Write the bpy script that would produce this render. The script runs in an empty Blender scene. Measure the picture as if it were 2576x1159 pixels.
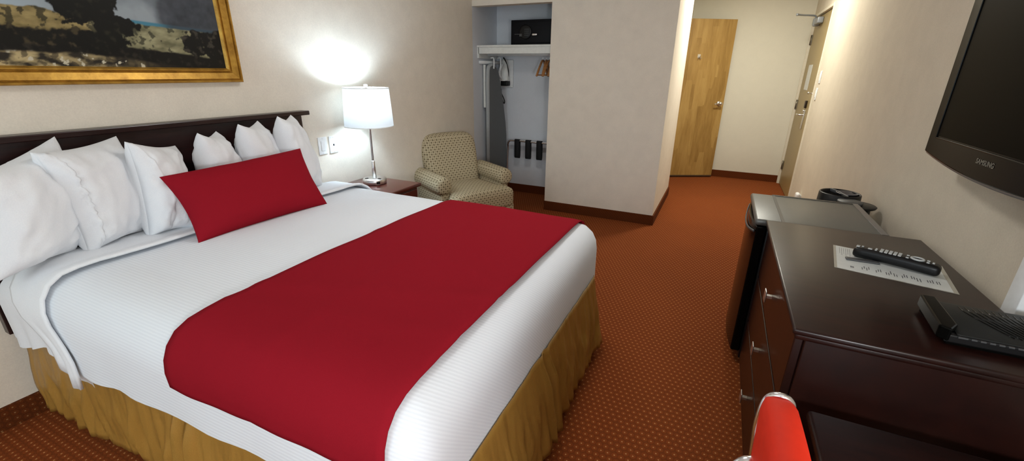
import bpy, math, random
from mathutils import Vector, Matrix, noise
random.seed(7)
C = bpy.context.scene.collection
sc = bpy.context.scene
PI = math.pi
sin, cos = math.sin, math.cos

# ------------------------------------------------------------------ materials
def srgb(r, g, b):
    f = lambda c: (c/255/12.92) if c/255 <= .04045 else ((c/255+.055)/1.055)**2.4
    return (f(r), f(g), f(b), 1)

class NT:
    def __init__(s, name):
        s.m = bpy.data.materials.new(name); s.m.use_nodes = True
        s.t = s.m.node_tree; s.b = s.t.nodes['Principled BSDF']; s.o = s.t.nodes['Material Output']
    def n(s, typ, **kw):
        x = s.t.nodes.new(typ)
        for k, v in kw.items():
            if k.startswith('i_'):
                x.inputs[int(k[2:]) if k[2:].isdigit() else k[2:].replace('_', ' ')].default_value = v
            else: setattr(x, k, v)
        return x
    def l(s, a, b): s.t.links.new(a, b)
    def math(s, op, a, b=None, c=None):
        x = s.n('ShaderNodeMath', operation=op)
        for i, v in enumerate((a, b, c)):
            if v is None: continue
            if isinstance(v, (int, float)): x.inputs[i].default_value = v
            else: s.l(v, x.inputs[i])
        return x.outputs[0]
    def mix(s, fac, a, b):
        x = s.n('ShaderNodeMix', data_type='RGBA')
        for i, v in ((0, fac), (6, a), (7, b)):
            if isinstance(v, (int, float, tuple)): x.inputs[i].default_value = v
            else: s.l(v, x.inputs[i])
        return x.outputs[2]
    def ramp(s, fac, stops):
        x = s.n('ShaderNodeValToRGB'); e = x.color_ramp.elements
        while len(e) < len(stops): e.new(.5)
        for el, (p, c) in zip(e, stops): el.position = p; el.color = c
        s.l(fac, x.inputs[0]); return x.outputs[0]
    def coord(s, kind='Object', scale=None):
        c = s.n('ShaderNodeTexCoord').outputs[kind]
        if scale:
            m = s.n('ShaderNodeMapping'); m.inputs['Scale'].default_value = scale; s.l(c, m.inputs[0]); c = m.outputs[0]
        return c
    def geo(s): return s.n('ShaderNodeNewGeometry').outputs['Position']
    def noise(s, vec, scale, detail=3, rough=.5):
        x = s.n('ShaderNodeTexNoise'); x.inputs['Scale'].default_value = scale; x.inputs['Detail'].default_value = detail
        x.inputs['Roughness'].default_value = rough; s.l(vec, x.inputs['Vector']); return x.outputs[0]
    def bump(s, h, strength=.3, dist=.01):
        x = s.n('ShaderNodeBump'); x.inputs['Strength'].default_value = strength; x.inputs['Distance'].default_value = dist
        s.l(h, x.inputs['Height']); s.l(x.outputs[0], s.b.inputs['Normal'])
    def set(s, col=None, rough=.5, metal=0, spec=.5, **kw):
        if col is not None:
            if isinstance(col, tuple): s.b.inputs['Base Color'].default_value = col
            else: s.l(col, s.b.inputs['Base Color'])
        if isinstance(rough, (int, float)): s.b.inputs['Roughness'].default_value = rough
        else: s.l(rough, s.b.inputs['Roughness'])
        s.b.inputs['Metallic'].default_value = metal
        s.b.inputs['Specular IOR Level'].default_value = spec
        for k, v in kw.items(): s.b.inputs[k.replace('_', ' ')].default_value = v
        return s.m

def plain(name, col, rough=.5, metal=0, spec=.5, nscale=40, namt=.06, **kw):
    s = NT(name); p = s.coord()
    d = tuple(c*(1-namt*2) for c in col[:3])+(1,)
    s.set(s.mix(s.noise(p, nscale, 2), d, tuple(min(1, c*(1+namt)) for c in col[:3])+(1,)), rough, metal, spec, **kw)
    return s.m

def wallpaper(name, col, amt=.07, bump=.12):
    s = NT(name); p = s.geo()
    a = s.noise(p, 9, 4, .6); f = s.noise(p, 160, 2)
    k = s.math('MULTIPLY_ADD', f, .5, s.math('MULTIPLY', a, .5))
    lo = tuple(c*(1-amt) for c in col[:3])+(1,); hi = tuple(c*(1+amt) for c in col[:3])+(1,)
    s.set(s.ramp(k, [(.3, lo), (.7, hi)]), .8, spec=.2)
    s.bump(s.noise(p, 220, 2), bump, .002)
    return s.m

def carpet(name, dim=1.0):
    s = NT(name); g = s.geo()
    sep = s.n('ShaderNodeSeparateXYZ'); s.l(g, sep.inputs[0])
    P = .026
    u = s.math('DIVIDE', s.math('ADD', sep.outputs[0], s.math('MULTIPLY', sep.outputs[2], 1.0)), P)
    v = s.math('DIVIDE', s.math('ADD', sep.outputs[1], s.math('MULTIPLY', sep.outputs[2], .01)), P)
    row = s.math('FLOOR', v)
    off = s.math('MULTIPLY', s.math('MODULO', row, 2), .5)
    fu = s.math('SUBTRACT', s.math('FRACT', s.math('ADD', u, off)), .5)
    fv = s.math('SUBTRACT', s.math('FRACT', v), .5)
    d = s.math('SQRT', s.math('ADD', s.math('POWER', fu, 2), s.math('POWER', fv, 2)))
    dot = s.math('LESS_THAN', d, .115)
    nz = s.noise(g, 260, 2); big = s.noise(g, 2.2, 3)
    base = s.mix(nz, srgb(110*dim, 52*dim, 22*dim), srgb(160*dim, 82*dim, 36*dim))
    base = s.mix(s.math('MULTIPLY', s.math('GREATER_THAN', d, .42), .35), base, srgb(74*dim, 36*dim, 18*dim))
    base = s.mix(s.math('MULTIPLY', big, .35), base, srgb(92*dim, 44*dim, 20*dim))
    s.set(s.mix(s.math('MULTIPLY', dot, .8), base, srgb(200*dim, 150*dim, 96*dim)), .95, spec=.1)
    s.bump(nz, .5, .004)
    return s.m

def wood(name, c1, c2, scale=(1, 14, 1), rough=.25, spec=.5, nscale=6, coat=0):
    s = NT(name); p = s.coord('Object', scale)
    s.set(s.ramp(s.noise(p, nscale, 5, .6), [(.3, c1), (.72, c2)]), rough, 0, spec)
    s.b.inputs['Coat Weight'].default_value = coat; s.b.inputs['Coat Roughness'].default_value = .12
    return s.m

def birch(name, dark=1.0):
    s = NT(name); p = s.geo()
    sep = s.n('ShaderNodeSeparateXYZ'); s.l(p, sep.inputs[0])
    cmb = s.n('ShaderNodeCombineXYZ')
    q = s.math('ADD', sep.outputs[0], sep.outputs[1])
    s.l(s.math('MULTIPLY', q, 4.2), cmb.inputs[0]); s.l(s.math('MULTIPLY', sep.outputs[2], .8), cmb.inputs[2])
    v = s.n('ShaderNodeTexVoronoi', feature='F1'); v.inputs['Scale'].default_value = 1.6; v.distance = 'CHEBYCHEV'
    s.l(cmb.outputs[0], v.inputs['Vector'])
    sp = s.n('ShaderNodeSeparateColor'); s.l(v.outputs['Color'], sp.inputs[0])
    g = s.noise(cmb.outputs[0], 2.4, 6, .62)
    f = s.noise(s.coord('Object', (40, 40, 3)), 3, 3)
    k = s.math('ADD', s.math('MULTIPLY', sp.outputs[0], .22), s.math('ADD', s.math('MULTIPLY', g, .62), s.math('MULTIPLY', f, .16)))
    m = lambda r, gg, b: srgb(r*dark, gg*dark, b*dark)
    s.set(s.ramp(k, [(.28, m(138, 104, 52)), (.5, m(172, 136, 76)), (.75, m(196, 162, 98))]), .38, spec=.4)
    return s.m

def fabric(name, c1, c2, rough=.9, scale=500, sheen=.2, bump=.15, big=0):
    s = NT(name); p = s.coord()
    w = s.noise(p, scale, 2)
    col = s.mix(w, c1, c2)
    s.set(col, rough, spec=.15); s.b.inputs['Sheen Weight'].default_value = sheen
    h = w
    if big: h = s.math('ADD', s.math('MULTIPLY', w, .3), s.math('MULTIPLY', s.noise(p, big, 3), 1.0))
    s.bump(h, bump, .004)
    return s.m

M = {}
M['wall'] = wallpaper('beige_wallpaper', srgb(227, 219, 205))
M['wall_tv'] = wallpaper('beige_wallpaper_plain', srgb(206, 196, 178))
M['wall_col'] = wallpaper('beige_wallpaper_lit', srgb(228, 219, 205))  # TV wall's paper, lightened in colour for light falling on the projecting wall
M['white_wall'] = wallpaper('hall_paint', srgb(220, 215, 198), .03)
M['closet'] = wallpaper('closet_grey_paint', srgb(222, 226, 232), .03)
M['ceiling'] = wallpaper('ceiling_white', srgb(232, 228, 220), .02)
M['carpet'] = carpet('rust_dotted_carpet')
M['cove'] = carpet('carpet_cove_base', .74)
M['espresso'] = wood('espresso_wood', srgb(26, 12, 12), srgb(44, 20, 18), (2, 1, 14), .3, .5)
M['dresser'] = wood('dark_mahogany', srgb(24, 9, 7), srgb(40, 16, 11), (2, 12, 2), .32, .34, 5, .05)
M['cherry'] = wood('cherry_wood', srgb(66, 24, 19), srgb(98, 40, 30), (10, 1, 2), .25, .5, 5, .3)
M['birch'] = birch('birch_veneer')
M['birch_dim'] = plain('tan_door_laminate', srgb(158, 138, 92), .4)
M['trim'] = plain('painted_trim', srgb(222, 214, 194), .45)
M['white_plastic'] = plain('white_plastic', srgb(236, 238, 238), .35)
M['shelf_white'] = plain('white_melamine', srgb(230, 232, 228), .4)
M['chrome'] = plain('chrome', (.82, .82, .84, 1), .22, 1, nscale=4, namt=.02)
M['nickel'] = plain('brushed_nickel', (.74, .73, .71, 1), .34, 1, nscale=80)
M['black'] = plain('black_plastic', srgb(15, 15, 16), .4, spec=.3)
M['black_gloss'] = plain('gloss_black', srgb(7, 7, 6), .16, spec=.1, nscale=6)
M['screen'] = plain('tv_screen', srgb(9, 8, 5), .35, spec=.02, nscale=3)
M['bezel'] = plain('tv_bezel', srgb(14, 9, 7), .14, spec=.05, nscale=5)
M['grey_strip'] = plain('grey_metal_strip', srgb(120, 118, 120), .3, .6)
M['dark_grey'] = plain('dark_grey_plastic', srgb(70, 71, 72), .5)
M['linen'] = fabric('white_linen', srgb(225, 229, 235), srgb(237, 240, 244), .85, 300, .15, .25, 16)
M['red'] = fabric('red_fabric', srgb(130, 20, 32), srgb(150, 29, 42), .95, 900, .0, .12)
M['red'].node_tree.nodes['Principled BSDF'].inputs['Specular IOR Level'].default_value = .03
M['satin'] = fabric('gold_satin', srgb(144, 106, 44), srgb(178, 136, 68), .38, 260, .0, .1, 22)
def satin():
    s = NT('gold_satin_cloth'); p = s.geo(); mp = s.n('ShaderNodeMapping'); mp.inputs['Scale'].default_value = (9, 9, 2.2); s.l(p, mp.inputs[0])
    w = s.noise(mp.outputs[0], 1.5, 2, .5); f = s.noise(p, 420, 2)
    s.set(s.mix(f, srgb(146, 108, 44), srgb(176, 134, 66)), .36, spec=.5)
    s.bump(s.math('ADD', s.math('MULTIPLY', w, 1.0), s.math('MULTIPLY', f, .02)), .55, .03)
    return s.m
M['satin'] = satin()
M['red_vinyl'] = plain('red_vinyl', srgb(222, 48, 24), .62, spec=.18)
M['ironcover'] = fabric('ironing_cover_shaded', srgb(98, 101, 102), srgb(114, 117, 118), .8, 200)  # cover face darkened in its colour to stand in for closet shade
M['iron_edge'] = fabric('ironing_cover_edge', srgb(168, 172, 173), srgb(186, 190, 191), .8, 200)
M['hanger'] = wood('hanger_wood', srgb(150, 98, 52), srgb(190, 134, 80), (3, 3, 14), .35)
M['strap'] = plain('black_webbing', srgb(14, 14, 16), .8)
M['fridge_top'] = plain('fridge_grey', srgb(92, 93, 90), .36, .25, nscale=120)
M['fridge_stripe'] = plain('fridge_stripe', srgb(70, 68, 66), .4, .2)
M['paper'] = plain('laminated_paper', srgb(206, 210, 208), .3)
M['laminate'] = plain('laminate_margin', srgb(168, 164, 152), .25)
M['logo_grey'] = plain('logo_grey', srgb(128, 124, 112), .5)
M['vent_black'] = plain('vented_black_plastic', srgb(30, 31, 30), .5, spec=.25)
M['ink'] = plain('grey_ink', srgb(80, 82, 86), .6)
M['button'] = plain('grey_button', srgb(176, 178, 176), .5)
M['safe'] = plain('safe_black', srgb(15, 16, 20), .5, spec=.15)
M['closer_grey'] = plain('closer_grey', srgb(150, 154, 158), .4, .3)
M['hinge'] = plain('hinge_metal', srgb(120, 112, 96), .35, .8)
M['bronze'] = plain('dark_bronze', srgb(52, 40, 30), .4, .6)
M['dark_void'] = plain('dark_gap', srgb(12, 10, 9), .8)

def ribbed():
    s = NT('ribbed_coverlet'); p = s.geo()
    sep = s.n('ShaderNodeSeparateXYZ'); s.l(p, sep.inputs[0])
    c = s.math('ADD', sep.outputs[1], sep.outputs[2])
    w = s.math('SINE', s.math('MULTIPLY', c, 2*PI/.0125))
    w2 = s.math('SINE', s.math('MULTIPLY', sep.outputs[0], 2*PI/.006))
    s.set(s.mix(s.math('MULTIPLY_ADD', w, .5, .5), srgb(225, 231, 239), srgb(232, 238, 245)), .85, spec=.15)
    s.b.inputs['Sheen Weight'].default_value = .15
    s.bump(s.math('ADD', w, s.math('MULTIPLY', w2, .1)), .12, .0013)
    return s.m
M['coverlet'] = ribbed()

def gold():
    s = NT('antique_gold'); p = s.coord()
    s.set(s.ramp(s.noise(p, 18, 5, .65), [(.3, srgb(150, 106, 34)), (.7, srgb(206, 160, 68))]), .38, .55)
    s.bump(s.noise(p, 120, 2), .15, .002)
    return s.m
M['gold'] = gold()

def chair_fabric():
    s = NT('lattice_upholstery'); uv = s.coord('UV')
    sep = s.n('ShaderNodeSeparateXYZ'); s.l(uv, sep.inputs[0])
    P = .040
    def cell(du, dv):
        u = s.math('SUBTRACT', s.math('FRACT', s.math('ADD', s.math('DIVIDE', sep.outputs[0], P), du)), .5)
        v = s.math('SUBTRACT', s.math('FRACT', s.math('ADD', s.math('DIVIDE', sep.outputs[1], P), dv)), .5)
        return u, v
    u, v = cell(0, 0); u2, v2 = cell(.5, .5)
    dd = lambda a, b: s.math('SQRT', s.math('ADD', s.math('POWER', a, 2), s.math('POWER', b, 2)))
    d1, d2 = dd(u, v), dd(u2, v2)
    dot = s.math('MAXIMUM', s.math('LESS_THAN', d1, .11), s.math('LESS_THAN', d2, .11))
    rg = lambda d: s.math('LESS_THAN', s.math('ABSOLUTE', s.math('SUBTRACT', d, .30)), .045)
    ring = s.math('MAXIMUM', rg(d1), rg(d2))
    n = s.noise(uv, 600, 2)
    base = s.mix(n, srgb(146, 132, 104), srgb(174, 160, 130))
    col = s.mix(s.math('MULTIPLY', ring, .75), base, srgb(216, 205, 176))
    col = s.mix(s.math('MULTIPLY', dot, .85), col, srgb(52, 40, 30))
    s.set(col, .85, spec=.2); s.bump(n, .2, .002)
    return s.m
M['lattice'] = chair_fabric()

def shade_mat():
    s = NT('lamp_shade_fabric'); p = s.coord()
    d = s.n('ShaderNodeBsdfDiffuse'); t = s.n('ShaderNodeBsdfTranslucent'); mx = s.n('ShaderNodeMixShader')
    col = s.mix(s.noise(p, 200, 2), (.70, .72, .73, 1), (.76, .77, .77, 1))
    s.l(col, d.inputs[0]); s.l(col, t.inputs[0]); mx.inputs[0].default_value = .085
    s.l(d.outputs[0], mx.inputs[1]); s.l(t.outputs[0], mx.inputs[2]); s.l(mx.outputs[0], s.o.inputs[0])
    return s.m
M['shade'] = shade_mat()
def emit(name, col, st):
    s = NT(name); e = s.n('ShaderNodeEmission'); e.inputs[0].default_value = col; e.inputs[1].default_value = st
    s.l(e.outputs[0], s.o.inputs[0]); return s.m
def vcol_mat():
    s = NT('landscape_canvas'); a = s.n('ShaderNodeVertexColor', layer_name='paint')
    s.set(a.outputs[0], .45, spec=.3); return s.m
M['canvas'] = vcol_mat()

# ------------------------------------------------------------------ geometry
class G:
    def __init__(s): s.v = []; s.f = []; s.mi = []; s.cur = 0; s.mats = []; s.sm = []; s.smooth = True
    def use(s, mat):
        if mat not in s.mats: s.mats.append(mat)
        s.cur = s.mats.index(mat); return s
    def add(s, vs, fs, T=None, smooth=None):
        o = len(s.v)
        s.v += [tuple(T @ Vector(v)) for v in vs] if T else [tuple(v) for v in vs]
        for f in fs:
            s.f.append(tuple(i+o for i in f)); s.mi.append(s.cur); s.sm.append(s.smooth if smooth is None else smooth)
        return s
    def box(s, lo, hi, T=None):
        x0, y0, z0 = lo; x1, y1, z1 = hi
        v = [(x0, y0, z0), (x1, y0, z0), (x1, y1, z0), (x0, y1, z0), (x0, y0, z1), (x1, y0, z1), (x1, y1, z1), (x0, y1, z1)]
        return s.add(v, [(3, 2, 1, 0), (4, 5, 6, 7), (0, 1, 5, 4), (1, 2, 6, 5), (2, 3, 7, 6), (3, 0, 4, 7)], T, False)
    def rbox(s, lo, hi, r=.01, T=None, seg=3):
        """box with rounded edges and corners"""
        c = [(a+b)/2 for a, b in zip(lo, hi)]; h = [(b-a)/2 for a, b in zip(lo, hi)]
        r = min([r]+[x*.98 for x in h]); n = seg
        def axis(hx):
            k = [-hx+r-r*cos(PI/2*i/n) for i in range(n)]+[-hx+r]
            return k+[-q for q in reversed(k)]
        ax = [axis(q) for q in h]; idx = {}; vs = []; fs = []
        def vid(p):
            key = tuple(round(q, 6) for q in p)
            if key not in idx:
                core = [max(-(h[i]-r), min(h[i]-r, p[i])) for i in range(3)]
                d = Vector([p[i]-core[i] for i in range(3)])
                if d.length > 1e-9: d = d.normalized()*r
                idx[key] = len(vs); vs.append((c[0]+core[0]+d[0], c[1]+core[1]+d[1], c[2]+core[2]+d[2]))
            return idx[key]
        for d in range(3):
            a, b = [(1, 2), (2, 0), (0, 1)][d]
            for sg in (-1, 1):
                for i in range(len(ax[a])-1):
                    for j in range(len(ax[b])-1):
                        q = []
                        for (ii, jj) in ((i, j), (i+1, j), (i+1, j+1), (i, j+1)):
                            p = [0, 0, 0]; p[d] = sg*h[d]; p[a] = ax[a][ii]; p[b] = ax[b][jj]; q.append(vid(p))
                        fs.append(tuple(q if sg > 0 else q[::-1]))
        return s.add(vs, fs, T, True)
    def lathe(s, prof, c=(0, 0, 0), seg=32, T=None, cap=True):
        vs = []; fs = []; n = len(prof)
        for i in range(seg):
            a = 2*PI*i/seg
            for r, z in prof: vs.append((c[0]+r*cos(a), c[1]+r*sin(a), c[2]+z))
        for i in range(seg):
            k = (i+1) % seg
            for j in range(n-1): fs.append((i*n+j, k*n+j, k*n+j+1, i*n+j+1))
        if cap:
            if prof[0][0] > 1e-5: fs.append(tuple(i*n for i in reversed(range(seg))))
            if prof[-1][0] > 1e-5: fs.append(tuple(i*n+n-1 for i in range(seg)))
        return s.add(vs, fs, T)
    def tube(s, pts, r, seg=10, T=None, sub=6, smooth_path=True, flat=1.0):
        P = [Vector(p) for p in pts]
        if smooth_path and len(P) > 2:
            Q = []
            for i in range(len(P)-1):
                p0 = P[max(0, i-1)]; p1 = P[i]; p2 = P[i+1]; p3 = P[min(len(P)-1, i+2)]
                for k in range(sub):
                    t = k/sub
                    Q.append(.5*((2*p1)+(p2-p0)*t+(2*p0-5*p1+4*p2-p3)*t*t+(3*p1-p0-3*p2+p3)*t**3))
            Q.append(P[-1]); P = Q
        vs = []; fs = []; up = None
        for i, p in enumerate(P):
            d = (P[min(len(P)-1, i+1)]-P[max(0, i-1)]).normalized()
            if up is None:
                up = Vector((0, 0, 1)) if abs(d.z) < .9 else Vector((1, 0, 0))
            a = d.cross(up).normalized(); b = a.cross(d).normalized(); up = b
            for k in range(seg):
                t = 2*PI*k/seg; vs.append(p+a*(r*cos(t))+b*(r*flat*sin(t)))
        for i in range(len(P)-1):
            for k in range(seg):
                q = (k+1) % seg; fs.append((i*seg+k, i*seg+q, (i+1)*seg+q, (i+1)*seg+k))
        fs.append(tuple(reversed(range(seg)))); fs.append(tuple((len(P)-1)*seg+k for k in range(seg)))
        return s.add(vs, fs, T)
    def prism(s, poly, z0, z1, T=None, smooth=False):
        n = len(poly)
        vs = [(x, y, z0) for x, y in poly]+[(x, y, z1) for x, y in poly]
        fs = [tuple(reversed(range(n))), tuple(range(n, 2*n))]+[(i, (i+1) % n, n+(i+1) % n, n+i) for i in range(n)]
        return s.add(vs, fs, T, smooth)
    def grid(s, fn, nu, nv, T=None, flip=False):
        vs = [fn(i/nu, j/nv) for i in range(nu+1) for j in range(nv+1)]; w = nv+1
        fs = [(i*w+j, (i+1)*w+j, (i+1)*w+j+1, i*w+j+1) for i in range(nu) for j in range(nv)]
        if flip: fs = [f[::-1] for f in fs]
        return s.add(vs, fs, T)

LOC = {}
def link(o, parent=None):
    C.objects.link(o)
    if parent is not None: o.parent = parent
def thing(name, label, cat, loc, group=None, kind=None):
    o = bpy.data.objects.new(name, None); o.empty_display_size = .05; link(o)
    o.location = loc; o['label'] = label; o['category'] = cat; LOC[o.name] = Vector(loc)
    if group: o['group'] = group
    if kind: o['kind'] = kind
    return o
def base_of(o):
    while o.parent: o = o.parent
    return LOC[o.name]
def uvbox(me, T=None):
    uv = me.uv_layers.new(name='UVMap'); Ti = T.inverted() if T else None
    for p in me.polygons:
        n = Vector(p.normal)
        if Ti: n = Ti.to_3x3() @ n
        k = max(range(3), key=lambda i: abs(n[i])); a, b = [(1, 2), (0, 2), (0, 1)][k]
        for li in p.loop_indices:
            v = me.vertices[me.loops[li].vertex_index].co
            if Ti: v = Ti @ v
            uv.data[li].uv = (v[a], v[b])
def mk(name, g, mat=None, parent=None, label=None, cat=None, group=None, kind=None, bevel=0, loc=None, uvT=None, sub=0, solid=0):
    me = bpy.data.meshes.new(name)
    if parent is not None: off = base_of(parent)
    elif loc is not None: off = Vector(loc)
    else:
        xs, ys, zs = zip(*g.v); off = Vector(((min(xs)+max(xs))/2, (min(ys)+max(ys))/2, min(zs)))
    me.from_pydata([Vector(v)-off for v in g.v], [], g.f)
    if g.mats:
        for m in g.mats: me.materials.append(m)
        me.polygons.foreach_set('material_index', g.mi)
    elif mat: me.materials.append(M[mat] if isinstance(mat, str) else mat)
    me.polygons.foreach_set('use_smooth', g.sm)
    me.update()
    if uvT is not None: uvbox(me, Matrix.Translation(-off) @ uvT)
    o = bpy.data.objects.new(name, me); link(o, parent)
    if parent is None: o.location = off; LOC[o.name] = off
    if label: o['label'] = label
    if cat: o['category'] = cat
    if group: o['group'] = group
    if kind: o['kind'] = kind
    if solid:
        m = o.modifiers.new('Solidify', 'SOLIDIFY'); m.thickness = solid; m.offset = 0
    if bevel:
        m = o.modifiers.new('Bevel', 'BEVEL'); m.width = bevel; m.segments = 2; m.limit_method = 'ANGLE'; m.angle_limit = .6
    if sub:
        m = o.modifiers.new('Subdivision', 'SUBSURF'); m.levels = sub; m.render_levels = sub
    return o
def bx(lo, hi): return G().box(lo, hi)
def struct(name, g, mat, label=None, bevel=0, parent=None):
    return mk(name, g, mat, parent, label, kind='structure', bevel=bevel)
def RZ(a, o=(0, 0, 0)): return Matrix.Translation(o) @ Matrix.Rotation(a, 4, 'Z')
def frame(o, x, y, z):
    m = Matrix.Identity(4)
    for i, a in enumerate((x, y, z)):
        a = Vector(a).normalized()
        for r in range(3): m[r][i] = a[r]
    for r in range(3): m[r][3] = o[r]
    return m

# ------------------------------------------------------------------ room shell
XL, XR, YC, YF, YB, ZC = -2.41, .82, 4.15, 6.78, -2.3, 2.46
struct('floor', bx((XL-.1, YB-.1, -.06), (XR+.9, YF+.1, 0)), 'carpet', 'rust brown carpet with small tan dots')
struct('ceiling', bx((XL-.1, YB-.1, ZC), (XR+.1, YF+.1, ZC+.08)), 'ceiling', 'plain white ceiling')
struct('wall_left', bx((XL-.1, YB, 0), (XL, YC, ZC)), 'wall', 'beige wallpapered wall behind the headboard')
struct('wall_closet_left', bx((XL-.1, YC, 0), (XL, 4.69, ZC)), 'closet', 'grey painted left side wall of the closet')
struct('wall_closet_back', bx((XL-.1, 4.69, 0), (-.56, 4.79, ZC)), 'closet', 'grey painted back wall of the closet')
g = G(); g.box((-1.565, YC, 0), (-.455, YC+.1, ZC)); g.box((XL, YC, 1.977), (-1.565, YC+.1, ZC)); g.box((-.555, YC+.1, 0), (-.455, 5.41, ZC))
struct('wall_column', g, 'wall_col', 'beige projecting wall between the closet and the hallway')
g = G(); g.box((-.66, 5.41, 0), (-.56, 5.62, ZC)); g.box((-.66, 6.40, 0), (-.56, YF, ZC)); g.box((-.66, 5.62, 2.05), (-.56, 6.40, ZC))
struct('wall_hall', g, 'white_wall', 'off-white hallway wall behind the open birch door')
g = G(); g.box((-1.7, 5.0, 0), (-1.6, YF, ZC)); g.box((-1.6, 4.9, 0), (-.66, 5.0, ZC))
struct('wall_bath', g, 'white_wall', 'plain wall of the room beyond the open birch door')
struct('wall_far', bx((-1.7, YF, 0), (XR+.1, YF+.1, ZC)), 'white_wall', 'off-white wall at the end of the hallway')
g = G(); g.box((XR, YB, 0), (XR+.1, 5.58, ZC)); g.box((XR, 5.58, 2.02), (XR+.1, 6.72, ZC)); g.box((XR, 6.72, 0), (XR+.1, YF, ZC)); g.box((XR+.095, 5.58, 0), (XR+.1, 6.72, 2.02))
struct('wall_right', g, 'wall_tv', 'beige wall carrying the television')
# window wall behind the camera
g = G(); g.box((XL, YB-.1, 0), (-1.9, YB, ZC)); g.box((.3, YB-.1, 0), (XR, YB, ZC)); g.box((-1.9, YB-.1, 0), (.3, YB, .8)); g.box((-1.9, YB-.1, 2.2), (.3, YB, ZC))
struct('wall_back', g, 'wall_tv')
g = G()
for x in (-1.9, -.82, .26): g.box((x, YB-.08, .8), (x+.04, YB-.03, 2.2))
for z in (.8, 2.16): g.box((-1.9, YB-.08, z), (.3, YB-.03, z+.04))
struct('window_1', g, 'trim')
# carpet cove baseboards
bh = .094
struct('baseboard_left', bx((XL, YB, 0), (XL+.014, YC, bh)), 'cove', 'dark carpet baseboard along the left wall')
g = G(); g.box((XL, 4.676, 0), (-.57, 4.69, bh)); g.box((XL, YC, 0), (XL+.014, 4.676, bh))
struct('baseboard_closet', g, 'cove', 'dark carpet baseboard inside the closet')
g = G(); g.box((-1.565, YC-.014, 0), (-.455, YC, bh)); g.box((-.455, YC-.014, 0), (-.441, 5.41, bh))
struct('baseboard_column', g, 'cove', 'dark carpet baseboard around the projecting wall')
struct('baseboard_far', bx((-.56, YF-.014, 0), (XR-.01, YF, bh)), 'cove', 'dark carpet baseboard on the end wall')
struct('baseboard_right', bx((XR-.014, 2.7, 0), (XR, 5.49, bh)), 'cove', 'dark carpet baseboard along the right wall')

# bathroom door leaf, open into the hall
hx, hy = -.555, 6.394; fx, fy = -.01, 6.69
W = math.hypot(fx-hx, fy-hy); ux, uy = (fx-hx)/W, (fy-hy)/W
T = frame((hx, hy, 0), (ux, uy, 0), (-uy, ux, 0), (0, 0, 1))       # x along leaf, y away from the camera
door = thing('door_1', 'birch veneer door standing open at the end of the hall', 'door', (hx, hy, 0), kind='structure')
mk('door_leaf', G().box((0, 0, .012), (W, .036, 2.03), T), 'birch', door, bevel=.002)
mk('door_sweep', G().box((.002, -.004, .012), (W-.002, .001, .03), T), 'hinge', door)
kx = .553; g = G()
R90 = Matrix.Rotation(PI/2, 4, 'X')
g.lathe([(.031, 0), (.031, .006), (.026, .012), (.012, .014), (.011, .045), (.02, .048), (.0225, .058), (.017, .066), (0, .068)], T=T @ Matrix.Translation((kx, 0, 1.007)) @ R90, seg=24)
g.tube([(kx, -.056, 1.007), (kx-.03, -.06, 1.006), (kx-.085, -.058, 1.0)], .008, 8, T)
mk('door_knob', g, 'nickel', door)
g = G().box((.166, -.003, 1.575), (.204, 0, 1.615), T)
g.tube([(.185, -.002, 1.59), (.185, -.03, 1.578), (.187, -.04, 1.598)], .004, 8, T); g.tube([(.18, -.002, 1.582), (.172, -.024, 1.56), (.168, -.03, 1.572)], .0035, 8, T)
g.tube([(.19, -.002, 1.582), (.2, -.024, 1.562), (.205, -.03, 1.575)], .0035, 8, T)
mk('robe_hook', g, 'nickel', door)
g = G()
for z in (.25, 1.0, 1.8): g.box((-.008, .03, z-.045), (.004, .042, z+.045), T)
mk('hinge', g, 'hinge', door)

# entrance door in the right wall
door = thing('door_2', 'tan wooden entrance door with closer arm in the right wall', 'door', (.85, 6.15, 0), kind='structure')
mk('door_leaf', bx((.835, 5.585, .01), (.875, 6.715, 2.01)), 'birch_dim', door, bevel=.002)
g = G()
for z in (.255, 1.03, 1.777): g.lathe([(.011, -.055), (.011, .055)], (.828, 6.712, z), 10); g.box((.826, 6.66, z-.053), (.836, 6.712, z+.053))
mk('hinge', g, 'hinge', door)
mk('notice_paper', bx((.8325, 6.17, 1.215), (.8352, 6.43, 1.49)), 'paper', door, label='white safety notice')
g = G(); g.rbox((.775, 6.15, 1.915), (.835, 6.41, 1.98), .012); g.rbox((.765, 6.36, 1.90), (.835, 6.43, 1.99), .02)
mk('closer_body', g, 'closer_grey', door)
g = G(); g.tube([(.79, 6.36, 1.985), (.76, 6.34, 2.01), (.66, 6.28, 2.01), (.58, 6.2, 2.01)], .009, 8); g.tube([(.58, 6.2, 2.015), (.7, 6.42, 2.02), (.8, 6.6, 2.03)], .006, 8, smooth_path=False)
g.lathe([(.012, -.012), (.012, .012)], (.58, 6.2, 2.01), 12)
mk('closer_arm', g, 'closer_grey', door)
g = G(); g.rbox((.815, 5.93, 1.03), (.836, 6.0, 1.11), .006)
mk('deadbolt', g, 'bronze', door)
g = G(); g.rbox((.825, 5.93, .80), (.836, 5.99, 1.01), .005); g.tube([(.83, 5.96, .955), (.785, 5.965, .955), (.775, 6.0, .955), (.775, 6.08, .955)], .009, 8)
g.lathe([(.014, 0), (.014, .014)], T=Matrix.Translation((.826, 5.96, 1.0)) @ Matrix.Rotation(-PI/2, 4, 'Y'), seg=14)
mk('lever_handle', g, 'nickel', door)
g = G(); g.box((.81, 5.575, 1.17), (.836, 5.60, 1.235)); g.tube([(.812, 5.6, 1.2), (.79, 5.66, 1.2), (.79, 5.70, 1.2)], .006, 8); g.lathe([(.01, -.01), (.01, .01)], (.79, 5.7, 1.2), 10)
mk('security_latch', g, 'nickel', door)
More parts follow.
